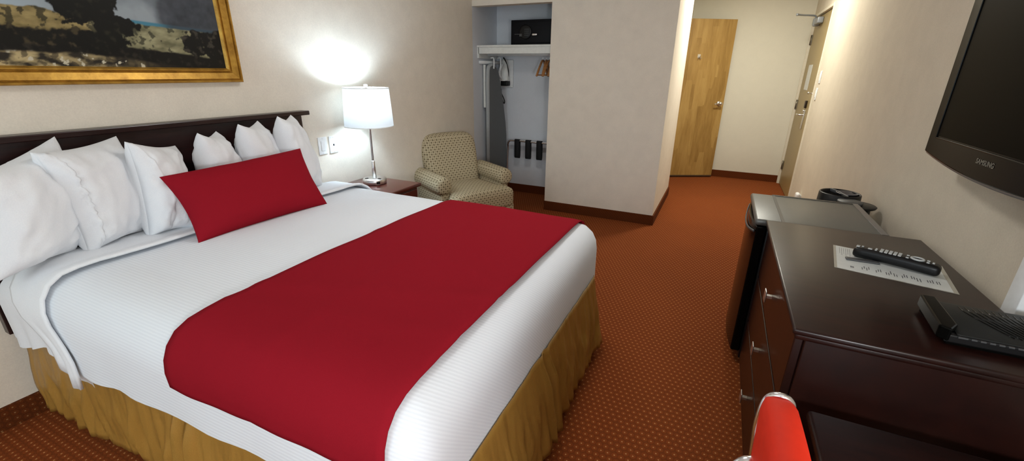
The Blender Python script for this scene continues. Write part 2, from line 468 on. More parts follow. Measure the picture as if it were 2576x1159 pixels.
g = G(); g.box((.808, 5.545, 0), (.88, 5.583, 2.045)); g.box((.808, 5.583, 2.016), (.88, 6.717, 2.045)); g.box((.808, 6.717, 0), (.88, 6.752, 2.045))
struct('trim_1', g, 'trim', 'painted frame around the entrance door', bevel=.004)

# ------------------------------------------------------------------ picture
PY0, PY1, PZ0, PZ1, FW = .52, 1.622, 1.303, 2.12, .07
pic = thing('framed_painting', 'gold-framed landscape painting hanging above the headboard', 'picture', (XL, (PY0+PY1)/2, PZ0))
prof = [(0, 0), (0, .03), (.004, .036), (.010, .036), (.013, .024), (.015, .024), (.018, .031), (.046, .022), (.05, .012), (.053, .012), (.056, .024), (.062, .024), (FW, .010), (FW, 0)]
vs = []; fs = []
for k, (cy_, cz_, sy, sz) in enumerate(((PY0, PZ0, 1, 1), (PY1, PZ0, -1, 1), (PY1, PZ1, -1, -1), (PY0, PZ1, 1, -1))):
    for a, d in prof: vs.append((XL+.001+d, cy_+sy*a, cz_+sz*a))
n = len(prof)
for k in range(4):
    q = (k+1) % 4
    for j in range(n-1): fs.append((k*n+j, q*n+j, q*n+j+1, k*n+j+1))
mk('picture_frame', G().add(vs, fs, smooth=False), 'gold', pic)
cy0, cy1, cz0, cz1 = PY0+FW-.004, PY1-FW+.004, PZ0+FW-.004, PZ1-FW+.004
NU, NV = 340, 250
gc = G().grid(lambda u, v: (XL+.012, cy0+u*(cy1-cy0), cz0+v*(cz1-cz0)), NU, NV)
canvas = mk('canvas', gc, 'canvas', pic)
def fbm(x, y, s, o=4, seed=0):
    return noise.fractal(Vector((x*s+seed*7.3, y*s+seed*3.1, seed)), 1.0, 2.0, o)*.5
def lerp(a, b, t): return tuple(p+(q-p)*t for p, q in zip(a, b))
def sm(a, b, x): t = max(0, min(1, (x-a)/(b-a))); return t*t*(3-2*t)
def L3(r, g_, b): return srgb(r, g_, b)[:3]
def paint(y, z):
    # metres on the wall; a rough bright foreground, a dark tree, a pale valley and a stormy grey sky
    n1 = fbm(y, z, 9, 5, 1); n2 = fbm(y, z, 34, 4, 2); n3 = fbm(y, z, 4, 5, 3); n4 = fbm(y, z*2.2, 16, 4, 6)
    c = lerp(L3(70, 78, 88), L3(150, 160, 166), max(0, min(1, .35+n3*1.5+.25*n1+.45*sm(1.68, 1.58, z)*sm(1.36, 1.2, y))))
    c = lerp(c, L3(166, 184, 196), sm(.98, .72, y)*.85)
    c = lerp(c, lerp(L3(38, 42, 50), L3(74, 78, 86), max(0, min(1, .4+n1+.5*n2))), sm(1.27, 1.32, y+n1*.05)*sm(1.50, 1.56, z)*.92)
    zs = z+.05*(y-1.15)                         # the far shore runs slightly downhill
    if y > 1.0: c = lerp(c, lerp(L3(70, 128, 150), L3(60, 78, 90), sm(1.26, 1.34, y)), sm(1.570, 1.564, zs))
    m = lerp(L3(104, 102, 76), L3(160, 156, 122), max(0, min(1, .5+n4*1.6)))
    m = lerp(m, L3(50, 52, 40), sm(.13, .19, n2+.25*n1)*.8)
    if y > 1.0: c = lerp(c, m, sm(1.556, 1.550, zs+.004*n2))
    hill = 1.575+.03*n1-.03*(y-.8)
    h = lerp(L3(104, 92, 56), L3(164, 146, 98), max(0, min(1, .5+n4*1.5)))
    h = lerp(h, L3(44, 42, 28), sm(.10, .18, n2+.4*n1)*.85)
    c = lerp(c, h, sm(hill+.003, hill-.003, z)*sm(1.06, 1.0, y))
    bush = sm(.0, .02, (y+.25*n1+.1*n2)-1.385)*sm(.0, .012, 1.548+.05*n1+.02*n2-z)
    c = lerp(c, lerp(L3(14, 14, 13), L3(62, 58, 50), sm(.08, .3, n2)), bush)
    bank = sm(0, .012, 1.515+.035*n1+.02*n2-z)*sm(1.05, .98, y)
    c = lerp(c, lerp(L3(16, 16, 12), L3(66, 58, 40), sm(.06, .3, n2)), bank)
    valley = 1.452+.02*n1-.02*sm(1.2, 1.5, y)
    c = lerp(c, lerp(L3(14, 13, 11), L3(40, 37, 30), sm(.0, .35, n2)), sm(0, .01, valley-z))
    f = n1*.75+n2*.55
    r = min(math.hypot((y-1.02)/.125, (z-1.64)/.11), math.hypot((y-1.11)/.095, (z-1.525)/.055), math.hypot((y-1.05)/.13, (z-1.475)/.045), math.hypot((y-.955)/.06, (z-1.72)/.07))+f
    c = lerp(c, lerp(L3(9, 10, 8), L3(36, 37, 26), sm(.05, .4, n2)), sm(1.0, .9, r))
    fgl = 1.428-.05*sm(.95, 1.45, y)+.012*n1
    br = sm(1.28, .75, y+n1*.3)
    g_ = lerp(L3(40, 36, 30), L3(186, 168, 124), br*max(0, min(1, .5+n4*2.4)))
    g_ = lerp(g_, L3(48, 42, 34), sm(-.06, -.16, n2)*.7); g_ = lerp(g_, L3(196, 190, 168), sm(.2, .26, n2)*sm(1.28, 1.2, y))
    g_ = lerp(g_, L3(16, 15, 13), sm(1.2, 1.4, y)*.85)
    return lerp(c, g_, sm(0, .012, fgl-z))
me = canvas.data; att = me.color_attributes.new('paint', 'FLOAT_COLOR', 'POINT')
for i, v in enumerate(gc.v): att.data[i].color = tuple(paint(v[1], v[2]))+(1,)

# ------------------------------------------------------------------ headboard, bed
hb = thing('headboard', 'dark espresso headboard with a projecting top cap on the wall', 'headboard', (XL+.03, 1.22, .39))
mk('panel', bx((XL+.004, .47, .39), (XL+.045, 1.945, 1.105)), 'espresso', hb, bevel=.003)
mk('top_cap', bx((XL+.003, .43, 1.105), (XL+.075, 1.985, 1.13)), 'espresso', hb, bevel=.004)

XH, XFo = -2.345, -.46
YN, YFr = .475, 2.055
def nearY(x, base=0): return YN+.065*max(0, min(1, (x+2.2)/1.7))
def drape(x0, x1, top, hem, prof, foot=True, rc=.09, out=0, seed=1, amp=.004, hemwave=.004, slant=0, crown=0, M_=26, nst=30, wr=1):
    """cloth over the bed: outline loop near side -> foot -> far side, then profile rings, then the flat top"""
    path = []
    if foot:
        for i in range(nst): path.append(('n', i/nst))
        for i in range(9): path.append(('c1', i/8))
        for i in range(1, 24): path.append(('f', i/24))
        for i in range(9): path.append(('c2', i/8))
        for i in range(1, nst+1): path.append(('r', i/nst))
    else:
        for i in range(nst+1): path.append(('n', i/nst))
        for i in range(nst+1): path.append(('r', i/nst))
    def outline(k, d):
        tag, t = k; xf = x1-d if foot else x1; r = max(.02, rc-d*.6)
        yn = lambda x: nearY(x)-out+d; yf = YFr+out-d
        if tag == 'n': x = x0+(xf-r-x0)*t if foot else x0+(x1-x0)*t; return x, yn(x)
        if tag == 'r': x = xf-r+(x0-xf+r)*t if foot else x1+(x0-x1)*t; return x, yf
        if tag == 'c1': a = -PI/2+PI/2*t; return xf-r+r*cos(a), yn(xf)+r+r*sin(a)
        if tag == 'c2': a = PI/2*t; return xf-r+r*cos(a), yf-r+r*sin(a)
        return xf, yn(xf)+r+(yf-yn(xf)-2*r)*t
    N = len(path); vs = []; fs = []
    rows = [(d, dz) for d, dz in prof]
    for (d, dz) in rows:
        for k, pk in enumerate(path):
            x, y = outline(pk, d)
            z = top-dz
            if dz > .14:      # hanging part: stretch to the local hem
                h = hem(pk, x); f = (dz-.14)/(.40-.14); z = (top-.14)+(h-(top-.14))*f
                w = wr*amp*2.2*f*(noise.noise(Vector((x*5+seed, y*5, seed)))+.5*sin(k*.9+seed)*.6)
                if pk[0] in 'nr' : y += w*(1 if pk[0] == 'r' else -1)
                else: x += abs(w)
            if slant and pk[0] in 'nr': x += slant*sm(0, .3, dz)*max(0, 1-abs(x-x0)/.5)
            z += amp*.6*noise.noise(Vector((x*4, y*4, z*4+seed)))
            vs.append((x, y, z))
    nr = len(rows)
    for j in range(nr-1):
        for k in range(N-1):
            if not foot and k == nst: continue
            fs.append((j*N+k, j*N+k+1, (j+1)*N+k+1, (j+1)*N+k))
    b = (nr-1)*N; half = N//2; cols = []
    for k in range(half):
        a = Vector(vs[b+k]); c = Vector(vs[b+N-1-k]); col = [b+k]
        for m in range(1, M_):
            p = a.lerp(c, m/M_); t = m/M_
            p.z += crown*4*t*(1-t)*.5+amp*noise.noise(Vector((p.x*3.2+seed, p.y*3.2, 1.7)))
            col.append(len(vs)); vs.append(tuple(p))
        col.append(b+N-1-k); cols.append(col)
    for k in range(half-1):
        for m in range(M_): fs.append((cols[k][m], cols[k+1][m], cols[k+1][m+1], cols[k][m+1]))
    if foot and N % 2:
        mid = b+half; c = cols[-1]
        for m in range(M_): fs.append((c[m], mid, c[m+1]))
    return G().add(vs, [f[::-1] for f in fs])
PROF = [(.0, .40), (.0, .36), (.0, .32), (.0, .28), (.0, .24), (.0, .20), (.0, .17), (.0, .14), (.006, .10), (.022, .062), (.05, .03), (.09, .011), (.14, .003), (.2, 0)]

bed = thing('bed', 'queen bed base with gold satin skirt, under white bedding', 'bed', (-1.4, 1.23, 0))
mk('box_spring', G().rbox((XH, .61, .12), (-.56, 1.95, .36), .03), 'linen', bed)
mk('mattress', G().rbox((XH, .60, .36), (-.55, 1.97, .64), .07, seg=4), 'linen', bed)
for x in (-2.1, -1.55, -.7):
    for y in (.62, 1.86): mk('leg', G().lathe([(.028, 0), (.028, .02), (.02, .03), (.02, .125)], (x, y, 0), 12), 'black', bed)
# skirt
def skirt():
    pts = []
    def run(p, q, n, nx, ny):
        for i in range(n):
            t = i/n; x = p[0]+(q[0]-p[0])*t; y = p[1]+(q[1]-p[1])*t
            pts.append((x, y, nx, ny, math.hypot(x-p[0], y-p[1])))
    run((XH, .50), (-1.415, .537), 90, 0, -1)
    for dx, off in ((-.055, .008), (-.046, .030), (-.034, .034), (-.022, -.02), (-.008, -.065), (.006, -.06), (.018, -.01), (.026, .034), (.038, .040), (.050, .014)): pts.append((-1.36+dx, .538, 0, -1, ('p', off)))
    run((-1.305, .539), (-.50, .585), 90, 0, -1)
    for i in range(7):
        a = -PI/2+PI/2*i/6; pts.append((-.50+.045*cos(a), .632+.045*sin(a), cos(a), sin(a), i*.01))
    run((-.455, .645), (-.455, 1.205), 66, 1, 0)
    for off, dy in ((.010, -.045), (.030, -.036), (.024, -.022), (-.03, -.012), (-.05, 0), (-.03, .012), (.022, .022), (.032, .034), (.012, .045)): pts.append((-.455, 1.26+dy, 1, 0, ('p', off)))
    run((-.455, 1.315), (-.455, 1.93), 66, 1, 0)
    for i in range(7):
        a = PI/2*i/6; pts.append((-.50+.045*cos(a), 1.945+.045*sin(a), cos(a), sin(a), i*.01))
    run((-.51, 1.995), (XH, 2.02), 60, 0, 1)
    vs = []; fs = []; NZ = 16; n = len(pts)
    for j in range(NZ+1):
        f = j/NZ; z0 = .415-.365*f
        for i, (x, y, nx, ny, s_) in enumerate(pts):
            q = x*1.0+y*1.3
            qq = q+.05*noise.noise(Vector((q*3, f*1.5, 4)))
            w = (.016*noise.noise(Vector((qq*6, f*1.0, 2)))+.026*(.5-abs(noise.noise(Vector((qq*13, f*1.6, 5)))))+.011*noise.noise(Vector((qq*34, f*2.2, 9))))*(.08+1.3*sm(0, .85, f))
            fl = .012*f+.006*sin(f*PI)+.036*f*max(0, nx)
            if isinstance(s_, tuple): fl += s_[1]*(.1+.9*sm(0, .4, f)); w *= .4
            hemz = .010*noise.noise(Vector((q*5, 3, 1)))
            vs.append((x+nx*(w+fl), y+ny*(w+fl), z0+hemz*f+.004*noise.noise(Vector((q*9, f*4, 7)))))
    for j in range(NZ):
        for i in range(n-1): fs.append((j*n+i, (j+1)*n+i, (j+1)*n+i+1, j*n+i+1))
    return G().add(vs, [q[::-1] for q in fs])
mk('bed_skirt', skirt(), 'satin', bed, label='ruffled gold satin bed skirt', solid=.003)

# white sheet at the head end with its folded cuff
sh = thing('bed_sheet', 'smooth white sheet at the head end, its cuff folded over the ribbed blanket', 'sheet', (-2.05, 1.23, .3))
hemS = lambda pk, x: .33+.03*sin(x*9)+.05*noise.noise(Vector((x*4, 1 if pk[0] == 'n' else 5, 0)))-(.10 if pk[0] == 'n' else 0)*sm(-2.1, -1.75, x)+.07
mk('sheet_body', drape(XH, -1.82, .668, hemS, PROF, False, amp=.007, seed=4, out=0, wr=1.6), 'linen', sh)
hemC = lambda pk, x: .40+.04*noise.noise(Vector((x*8, 2, 0)))-.06*sm(-2.15, -1.95, x)
PC = [(.0, .40), (.0, .34), (.0, .28), (.0, .22), (.0, .17), (.0, .14), (.006, .10), (.022, .062), (.05, .03), (.09, .011), (.14, .003), (.2, 0)]
cuff = drape(-2.19, -1.965, .7045, hemC, PC, False, amp=.006, seed=11, out=.020, slant=.27, nst=14, wr=1.4)
cuff.v = [(x, y, z+.009*sm(-2.03, -1.985, x)*sm(.66, .69, z)) for x, y, z in cuff.v]
mk('sheet_cuff', cuff, 'linen', sh, solid=.010)
# coverlet
def hemK(pk, x):
    tag, t = pk
    if tag == 'n': return .385+.01*noise.noise(Vector((x*5, 0, 0)))-.015*sm(-.9, -.5, x)
    if tag == 'r': return .36
    if tag == 'c1': return .37-.07*t
    if tag == 'c2': return .29+.06*t
    return .295+.012*noise.noise(Vector((t*6, 4, 0)))
mk('coverlet', drape(-2.03, XFo, .69, hemK, PROF, True, amp=.006, seed=11, out=.008, slant=.20, wr=.45, crown=.012, M_=40), 'coverlet', None,
   'white ribbed blanket covering most of the bed and its foot', 'blanket', loc=(-1.2, 1.23, .29))
# runner
hemR = lambda pk, x: .575-.018*sm(-1.3, -.5, x) if pk[0] == 'n' else .5
PR = [(.0, .40), (.0, .32), (.0, .24), (.0, .18), (.0, .14), (.006, .10), (.022, .062), (.05, .03), (.09, .011), (.14, .003), (.2, 0)]
def hemRun(pk, x): return .515+.006*noise.noise(Vector((x*6, 1, 0))) if pk[0] == 'n' else .48
run_ = drape(-1.305, -.545, .703, hemRun, PR, False, amp=.006, seed=11, out=.014, crown=.012, nst=30, M_=46, wr=.3)
for i, (x, y, z) in enumerate(run_.v):      # a few long creases pressed into the cloth
    k = .0035*math.exp(-((y-.95-.35*(x+.9))/.02)**2)+.003*math.exp(-((y-.78-.2*(x+.9))/.025)**2)+.003*math.exp(-((x+.98)/.018)**2)
    k += .003*math.exp(-((y-1.25+.3*(x+.9))/.03)**2)
    dd = -.452-x; k -= max(0, .0125-.0125*dd/.14)*(1-max(0, min(1, (.70-z)/.05)))*1.2
    run_.v[i] = (x, y, z+k)
mk('bed_runner', run_, 'red', None, 'dark red runner laid across the foot of the bed', 'bed runner', loc=(-.92, 1.23, .5), solid=.003)

# pillows
def pillow(cor, th, seed, pinch=.07, n=36, wr=.010, sharp=.5, twist=0):
    c = [Vector(p) for p in cor]               # TL TR BR BL
    nrm = (c[1]-c[3]).cross(c[0]-c[2]).normalized()
    vs = []; fs = []
    def pos(u, v, sd):
        a, b = 2*u-1, 2*v-1
        ub = .5+.5*a*(1-pinch*(1-b*b)*abs(a)); vb = .5+.5*b*(1-pinch*(1-a*a)*abs(b))
        p = (c[3].lerp(c[2], ub)).lerp(c[0].lerp(c[1], ub), vb)
        e = max(0, (1-abs(a)**2.6)*(1-abs(b)**2.6))
        h = th*.5*e**sharp
        k = wr*(noise.noise(Vector((a*2.2+seed, b*2.2, seed*1.7+sd)))*1.1+.6*noise.noise(Vector((a*5+seed, b*5, seed+sd*3))))
        rd = lambda q: max(0, .16-abs(noise.noise(q)))/.16
        k += wr*.55*rd(Vector((a*1.1+b*.8+seed, b*1.9-a*.4, seed+sd)))*sm(.1, .8, max(abs(a), abs(b)))+wr*.35*rd(Vector((a*2.6-b*1.2+seed, b*3.1, seed*2+sd)))*sm(.2, .9, -b+.3*abs(a))
        edge = max(abs(a), abs(b)); k += .006*noise.noise(Vector((a*9, b*9+seed, sd)))*sm(.4, .95, edge)
        sag = -th*.10*(b < 0)*b*0
        return p+nrm*sd*(h+k*min(1, e*3))
    idx = {}
    for sd in (1, -1):
        for i in range(n+1):
            for j in range(n+1):
                bd = i in (0, n) or j in (0, n)
                if bd and (i, j) in idx: idx[(i, j, sd)] = idx[(i, j)]; continue
                # cluster samples to the border for a crisp seam
                q = lambda k: .5-.5*cos(PI*k/n)
                vs.append(tuple(pos(q(i), q(j), sd))); idx[(i, j, sd)] = len(vs)-1
                if bd: idx[(i, j)] = len(vs)-1
    for sd in (1, -1):
        for i in range(n):
            for j in range(n):
                f = (idx[(i, j, sd)], idx[(i+1, j, sd)], idx[(i+1, j+1, sd)], idx[(i, j+1, sd)])
                fs.append(f if sd > 0 else f[::-1])
    return G().add(vs, fs), nrm, pos
def hem_strip(pos, nrm, width, seed, ripple, lift=.004, n=46):
    """sewn band at the open end of a pillowcase, lying on its front face along one side"""
    def fn(u, v):
        b = .985-.97*u; w = width(u)
        a = .004+w*v
        p = pos(a, b, 1)
        r = ripple*(noise.noise(Vector((u*30+seed, v*3, 1)))+.6*noise.noise(Vector((u*11, v*2, seed))))*sm(0, .5, v)
        return tuple(p+nrm*(lift*(.3+.7*sin(v*PI*.5))+max(-.003, r)))
    return G().grid(fn, n, 8)
PIL = [
 ([(-2.08, .487, 1.05), (-2.30, .77, 1.12), (-2.19, .68, .70), (-2.07, .421, .70)], .20, 'largest white pillow, at the left end of the row against the headboard'),
 ([(-2.12, .634, 1.095), (-2.29, .956, 1.10), (-2.21, .92, .70), (-2.13, .69, .69)], .20, 'white pillow with an open gathered end, second from the left of the row'),
 ([(-2.12, .906, 1.096), (-2.29, 1.167, 1.031), (-2.06, 1.05, .70), (-2.12, .89, .69)], .19, 'white pillow third from the left, just left of the red cushion'),
 ([(-2.13, 1.187, 1.097), (-2.29, 1.366, 1.075), (-2.28, 1.478, .69), (-2.1, 1.16, .69)], .17, 'white pillow peeking over the left half of the red cushion'),
 ([(-2.13, 1.381, 1.118), (-2.30, 1.604, 1.105), (-2.28, 1.734, .69), (-2.1, 1.37, .69)], .17, 'white pillow peeking over the middle of the red cushion, fifth from the left'),
 ([(-2.13, 1.601, 1.138), (-2.30, 1.818, 1.12), (-2.16, 1.85, .69), (-2.1, 1.58, .69)], .17, 'tallest white pillow, at the right end of the row nearest the lamp')]
for i, (cor, th, lab) in enumerate(PIL):
    g, nrm, pos = pillow(cor, th, i*3.1+1, .085 if i < 3 else .13, wr=.013)
    p = mk('pillow', g, 'linen', None, lab, 'pillow', 'white pillows against the headboard')
    LOC[p.name] = Vector(p.location)
    if i in (1, 2):
        wfn = (lambda u: .10+.03*u) if i == 1 else (lambda u: .06+.30*sin(min(1, u*1.15)*PI*.5))
        mk('pillowcase_hem', hem_strip(pos, nrm, wfn, i*2.3, .012 if i == 1 else .002), 'linen', p, solid=.003)
RC = [(-2.06, .962, .948), (-2.06, 1.655, .966), (-1.855, 1.605, .692), (-1.875, .950, .692)]
g, _, _ = pillow(RC, .18, 21, .075, 26, .005, .5)
mk('throw_cushion', g, 'red', None, 'dark red oblong cushion leaning on the white pillows', 'cushion')

# ------------------------------------------------------------------ nightstand and lamp
ns = thing('nightstand', 'cherry wood nightstand between the bed and armchair', 'nightstand', (-2.17, 2.32, 0))
mk('table_top', G().rbox((-2.40, 2.09, .575), (-1.925, 2.53, .6), .006), 'cherry', ns)
mk('body', bx((-2.395, 2.11, .08), (-1.95, 2.51, .575)), 'cherry', ns, bevel=.003)
mk('drawer', bx((-1.952, 2.125, .40), (-1.938, 2.495, .56)), 'cherry', ns, bevel=.003)
mk('drawer', bx((-1.952, 2.125, .12), (-1.938, 2.495, .385)), 'cherry', ns, bevel=.003)
for y in (2.12, 2.47):
    for x in (-2.39, -1.98): mk('leg', bx((x, y, 0), (x+.03, y+.03, .08)), 'cherry', ns)

LX, LY, LZ = -2.21, 2.36, .6
lamp = thing('table_lamp', 'lit brushed nickel table lamp with white drum shade on nightstand', 'lamp', (LX, LY, LZ))
mk('base', G().lathe([(.078, 0), (.083, .004), (.083, .032), (.079, .038), (.02, .04)], (LX, LY, LZ), 40), 'nickel', lamp)
def on_base(ang, r, sx, sy, z):
    T = Matrix.Translation((LX+r*cos(ang), LY+r*sin(ang), LZ)) @ Matrix.Rotation(ang, 4, 'Z')
    return G().box((-sx/2, -sy/2, z), (sx/2, sy/2, z+.003), T)
mk('outlet', on_base(-.2, .055, .022, .016, .039), 'black', lamp); mk('outlet', on_base(-2.2, .055, .022, .016, .039), 'black', lamp)
T = Matrix.Translation((LX, LY, LZ)) @ Matrix.Rotation(-.55, 4, 'Z')
mk('switch', G().box((.080, -.012, .010), (.086, .012, .026), T), 'black', lamp)
mk('stem_collar', G().lathe([(.014, .04), (.013, .16), (.011, .163), (.008, .166)], (LX, LY, LZ), 20), 'nickel', lamp)
mk('stem', G().lathe([(.0075, .165), (.0075, .47), (.016, .475), (.016, .52), (.004, .525)], (LX, LY, LZ), 16), 'nickel', lamp)
g = G(); Rb, Rt, z0, z1 = .165, .150, .405, .662
g.lathe([(Rb, z0), (Rt, z1)], (LX, LY, LZ), 64, cap=False)
sh_ = mk('lamp_shade', g, 'shade', lamp, label='glowing white drum shade')
for rr_, za in ((Rb, z0), (Rt, z1-.006)):
    mk('shade_band', G().lathe([(rr_+.001, za), (rr_+.001, za+.006), (rr_-.002, za+.006), (rr_-.002, za), (rr_+.001, za)], (LX, LY, LZ), 64, cap=False), 'white_plastic', sh_)
g = G()
for k in range(3):
    a = k*2*PI/3+.4; g.tube([(LX+.012*cos(a), LY+.012*sin(a), LZ+.655), (LX+Rt*cos(a), LY+Rt*sin(a), LZ+.655)], .0018, 6)
g.lathe([(.012, .648), (.012, .66)], (LX, LY, LZ), 12)
mk('spider', g, 'nickel', sh_)
mk('finial', G().lathe([(.003, .655), (.003, .668), (.013, .67), (.013, .682), (.004, .684)], (LX, LY, LZ), 16), 'white_plastic', lamp)
mk('bulb', G().lathe([(.008, .515), (.014, .53), (.028, .56), (.03, .585), (.022, .61), (0, .622)], (LX, LY, LZ), 20), emit('led_bulb', (.68, .85, 1, 1), 125), lamp)
# ------------------------------------------------------------------ wall plates
def plate(name, label, cat, c, nx, w=.072, h=.116, rocker=True, group=None):
    t = thing(name, label, cat, c, group)
    x, y, z = c; o = nx
    lo = lambda a, b: (min(a, b), max(a, b))
    def sl(d0, d1, y0, y1, z0, z1, r=.002):
        a, b = lo(x+o*d0, x+o*d1); return G().rbox((a, y0, z0), (b, y1, z1), r)
    mk('cover_plate', sl(0, .007, y-w/2, y+w/2, z-h/2, z+h/2, .003), 'white_plastic', t)
    if rocker:
        mk('rocker', sl(.006, .011, y-.016, y+.016, z-.033, z+.033), 'white_plastic', t)
    else:
        mk('jack', sl(.006, .009, y-.005, y+.005, z-.008, z+.005, .001), 'black', t)
    for dz in (-.048, .048):
        mk('screw', sl(.006, .008, y-.003, y+.003, z+dz-.003, z+dz+.003, .001), 'nickel', t)
    return t
plate('light_switch', 'white rocker light switch beside the headboard', 'light switch', (XL, 2.112, .888), 1)
plate('phone_jack', 'white wall plate with a phone jack, between switch and lamp', 'wall plate', (XL, 2.204, .885), 1, rocker=False)
plate('light_switch', 'upper white switch plate beside the entrance door', 'light switch', (XR, 5.40, 1.36), -1, .07, .115, group='switch plates by the entrance door')
plate('light_switch', 'lower white switch plate beside the entrance door, under the other plate', 'light switch', (XR, 5.42, 1.20), -1, .07, .115, group='switch plates by the entrance door')
t = thing('night_light', 'small white plug low on the right wall beyond the fridge', 'wall plug', (XR, 4.93, .26))
mk('cover_plate', G().rbox((XR-.007, 4.895, .16), (XR, 4.965, .275), .003), 'white_plastic', t)
mk('plug', G().rbox((XR-.045, 4.885, .205), (XR-.006, 4.975, .292), .019, seg=5), 'white_plastic', t)

# ------------------------------------------------------------------ armchair
rv = Vector((cos(1.11), sin(1.11), 0)); fv = Vector((sin(1.11), -cos(1.11), 0))
AT = frame((-2.055, 3.345, 0), fv, rv, (0, 0, 1))    # local x forward, y to the chair's far side
ac = thing('armchair', 'beige lattice-patterned armchair with rolled arms beside the closet', 'armchair', (-2.055, 3.345, 0))
def superbar(path, prof_fn, T, n=14): pass
def cushion(lo, hi, r, crown=.03, seg=5, fn=None):
    g = G().rbox(lo, hi, r, seg=seg); return g
def grid_box(lo, hi, r, fn, T, n=12):
    """rounded box with enough faces to be bent by fn"""
    g = G(); c = [(a+b)/2 for a, b in zip(lo, hi)]; h = [(b-a)/2 for a, b in zip(lo, hi)]
    idx = {}; vs = []; fs = []
    def vid(p):
        k = tuple(round(q, 5) for q in p)
        if k not in idx:
            core = [max(-(h[i]-r), min(h[i]-r, p[i])) for i in range(3)]; d = Vector([p[i]-core[i] for i in range(3)])
            if d.length > 1e-9: d = d.normalized()*min(d.length, r)
            q = fn(c[0]+core[0]+d[0], c[1]+core[1]+d[1], c[2]+core[2]+d[2]); idx[k] = len(vs); vs.append(q)
        return idx[k]
    q = lambda i: -cos(PI*i/n)
    for d in range(3):
        a, b = [(1, 2), (2, 0), (0, 1)][d]
        for sg in (-1, 1):
            for i in range(n):
                for j in range(n):
                    f = []
                    for ii, jj in ((i, j), (i+1, j), (i+1, j+1), (i, j+1)):
                        p = [0, 0, 0]; p[d] = sg*h[d]; p[a] = q(ii)*h[a]; p[b] = q(jj)*h[b]; f.append(vid(p))
                    fs.append(tuple(f if sg > 0 else f[::-1]))
    return g.add(vs, fs, T)
seatf = lambda x, y, z: (x, y*(1+.18*sm(.19, .26, x)), z+(.035*(1-(y/.28)**2)*(1-((x-.08)/.36)**2) if z > .36 else 0))
mk('seat', grid_box((-.24, -.275, .20), (.355, .275, .385), .05, seatf, AT, 20), 'lattice', ac, uvT=AT)
def backf(x, y, z):
    t = (z-.3)/.5; w = 1+.10*sm(.2, .8, t)-.05*sm(.85, 1, t)
    return (x-.13*t-.03*t*t-.035*(1-(y/.3)**2)*0, y*w, z+(.012*(1-(y/.3)**2) if z > .7 else 0))
mk('backrest', grid_box((-.24, -.265, .30), (-.08, .265, .815), .07, backf, AT, 14), 'lattice', ac, uvT=AT)
for sg in (-1, 1):
    g = G(); y0 = sg*.315
    n = 18; ring = []
    for k in range(n+1):                         # rolled arm profile: panel with a roll on top
        a = -.35*PI+1.7*PI*k/n; ring.append((y0+sg*.012+.078*cos(a)*(1 if sg > 0 else -1), .465+.078*sin(a)))
    vs = []; xs = [-.25, -.24, -.2, -.1, 0, .1, .17, .193, .205, .212, .214, .2145]
    sc_ = [.9, .97, 1, 1, 1, 1, 1, .97, .88, .70, .4, .05]
    for x, s_ in zip(xs, sc_):
        for (y, z) in ring: vs.append((x, y0+sg*.012+(y-y0-sg*.012)*s_, .465+(z-.465)*s_-.10*(x+.05)*.35))
    m = len(ring); fs = []
    for i in range(len(xs)-1):
        for k in range(m): fs.append((i*m+k, i*m+(k+1) % m, (i+1)*m+(k+1) % m, (i+1)*m+k))
    fs.append(tuple(range(m))); fs.append(tuple((len(xs)-1)*m+k for k in reversed(range(m))))
    if sg < 0: fs = [f[::-1] for f in fs]
    g.add(vs, fs, AT)
    arm = mk('armrest', g, 'lattice', ac, uvT=AT)
    g = G().rbox((-.26, y0-.045, .13), (.195, y0+.045, .46), .02, AT)
    mk('arm_panel', g, 'lattice', arm, uvT=AT)
mk('seat_rail', G().rbox((-.22, -.32, .12), (.345, .32, .24), .02, AT), 'lattice', ac, uvT=AT)
for x in (-.2, .31):
    for y in (-.28, .28): mk('leg', G().lathe([(.016, 0), (.026, .13)], (x, y, 0), 4, AT), 'hanger', ac)

# ------------------------------------------------------------------ closet
st = thing('closet_shelf', 'white closet shelf with a deep front edge, carrying the safe', 'shelf', (-1.5, 4.45, 1.52))
mk('board', bx((XL, 4.235, 1.606), (-.57, 4.69, 1.626)), 'shelf_white', st, bevel=.003)
mk('apron', bx((XL+.012, 4.245, 1.545), (-.57, 4.262, 1.606)), 'shelf_white', st)
mk('cleat', bx((XL, 4.245, 1.502), (XL+.018, 4.66, 1.606)), 'shelf_white', st)
mk('closet_rod', G().tube([(XL+.0, 4.45, 1.545), (-.57, 4.45, 1.545)], .016, 14, smooth_path=False), 'white_plastic', None, 'white hanging rod under the closet shelf', 'rod')
mk('wall_peg', G().tube([(-2.402, 4.27, 1.463), (-2.35, 4.46, 1.465), (-2.33, 4.69, 1.465)], .017, 14, smooth_path=False), 'white_plastic', None, 'white bracket holding the ironing board in the closet', 'bracket')
s = thing('safe', 'black electronic safe on the closet shelf', 'safe', (-1.85, 4.47, 1.626))
mk('body', G().rbox((-2.065, 4.33, 1.626), (-1.60, 4.67, 1.858), .006), 'safe', s)
mk('door', G().rbox((-2.045, 4.322, 1.645), (-1.62, 4.335, 1.838), .004), 'safe', s)
mk('keypad_dial', G().lathe([(.068, 0), (.066, .008), (.055, .011), (0, .011)], T=Matrix.Translation((-1.90, 4.322, 1.745)) @ R90, seg=32), 'black', s)
g = G()
for i in range(3):
    for j in range(4): g.box((-1.905+i*.016, 4.309, 1.712+j*.018), (-1.897+i*.016, 4.311, 1.720+j*.018))
mk('keypad', g, 'dark_grey', s)
g = G(); g.box((-2.02, 4.319, 1.724), (-1.97, 4.3215, 1.730)); g.box((-1.962, 4.309, 1.706), (-1.935, 4.311, 1.730))
mk('marking', g, 'dark_grey', s)
mk('knob', G().rbox((-1.825, 4.296, 1.708), (-1.765, 4.322, 1.732), .011, seg=4), 'chrome', s)

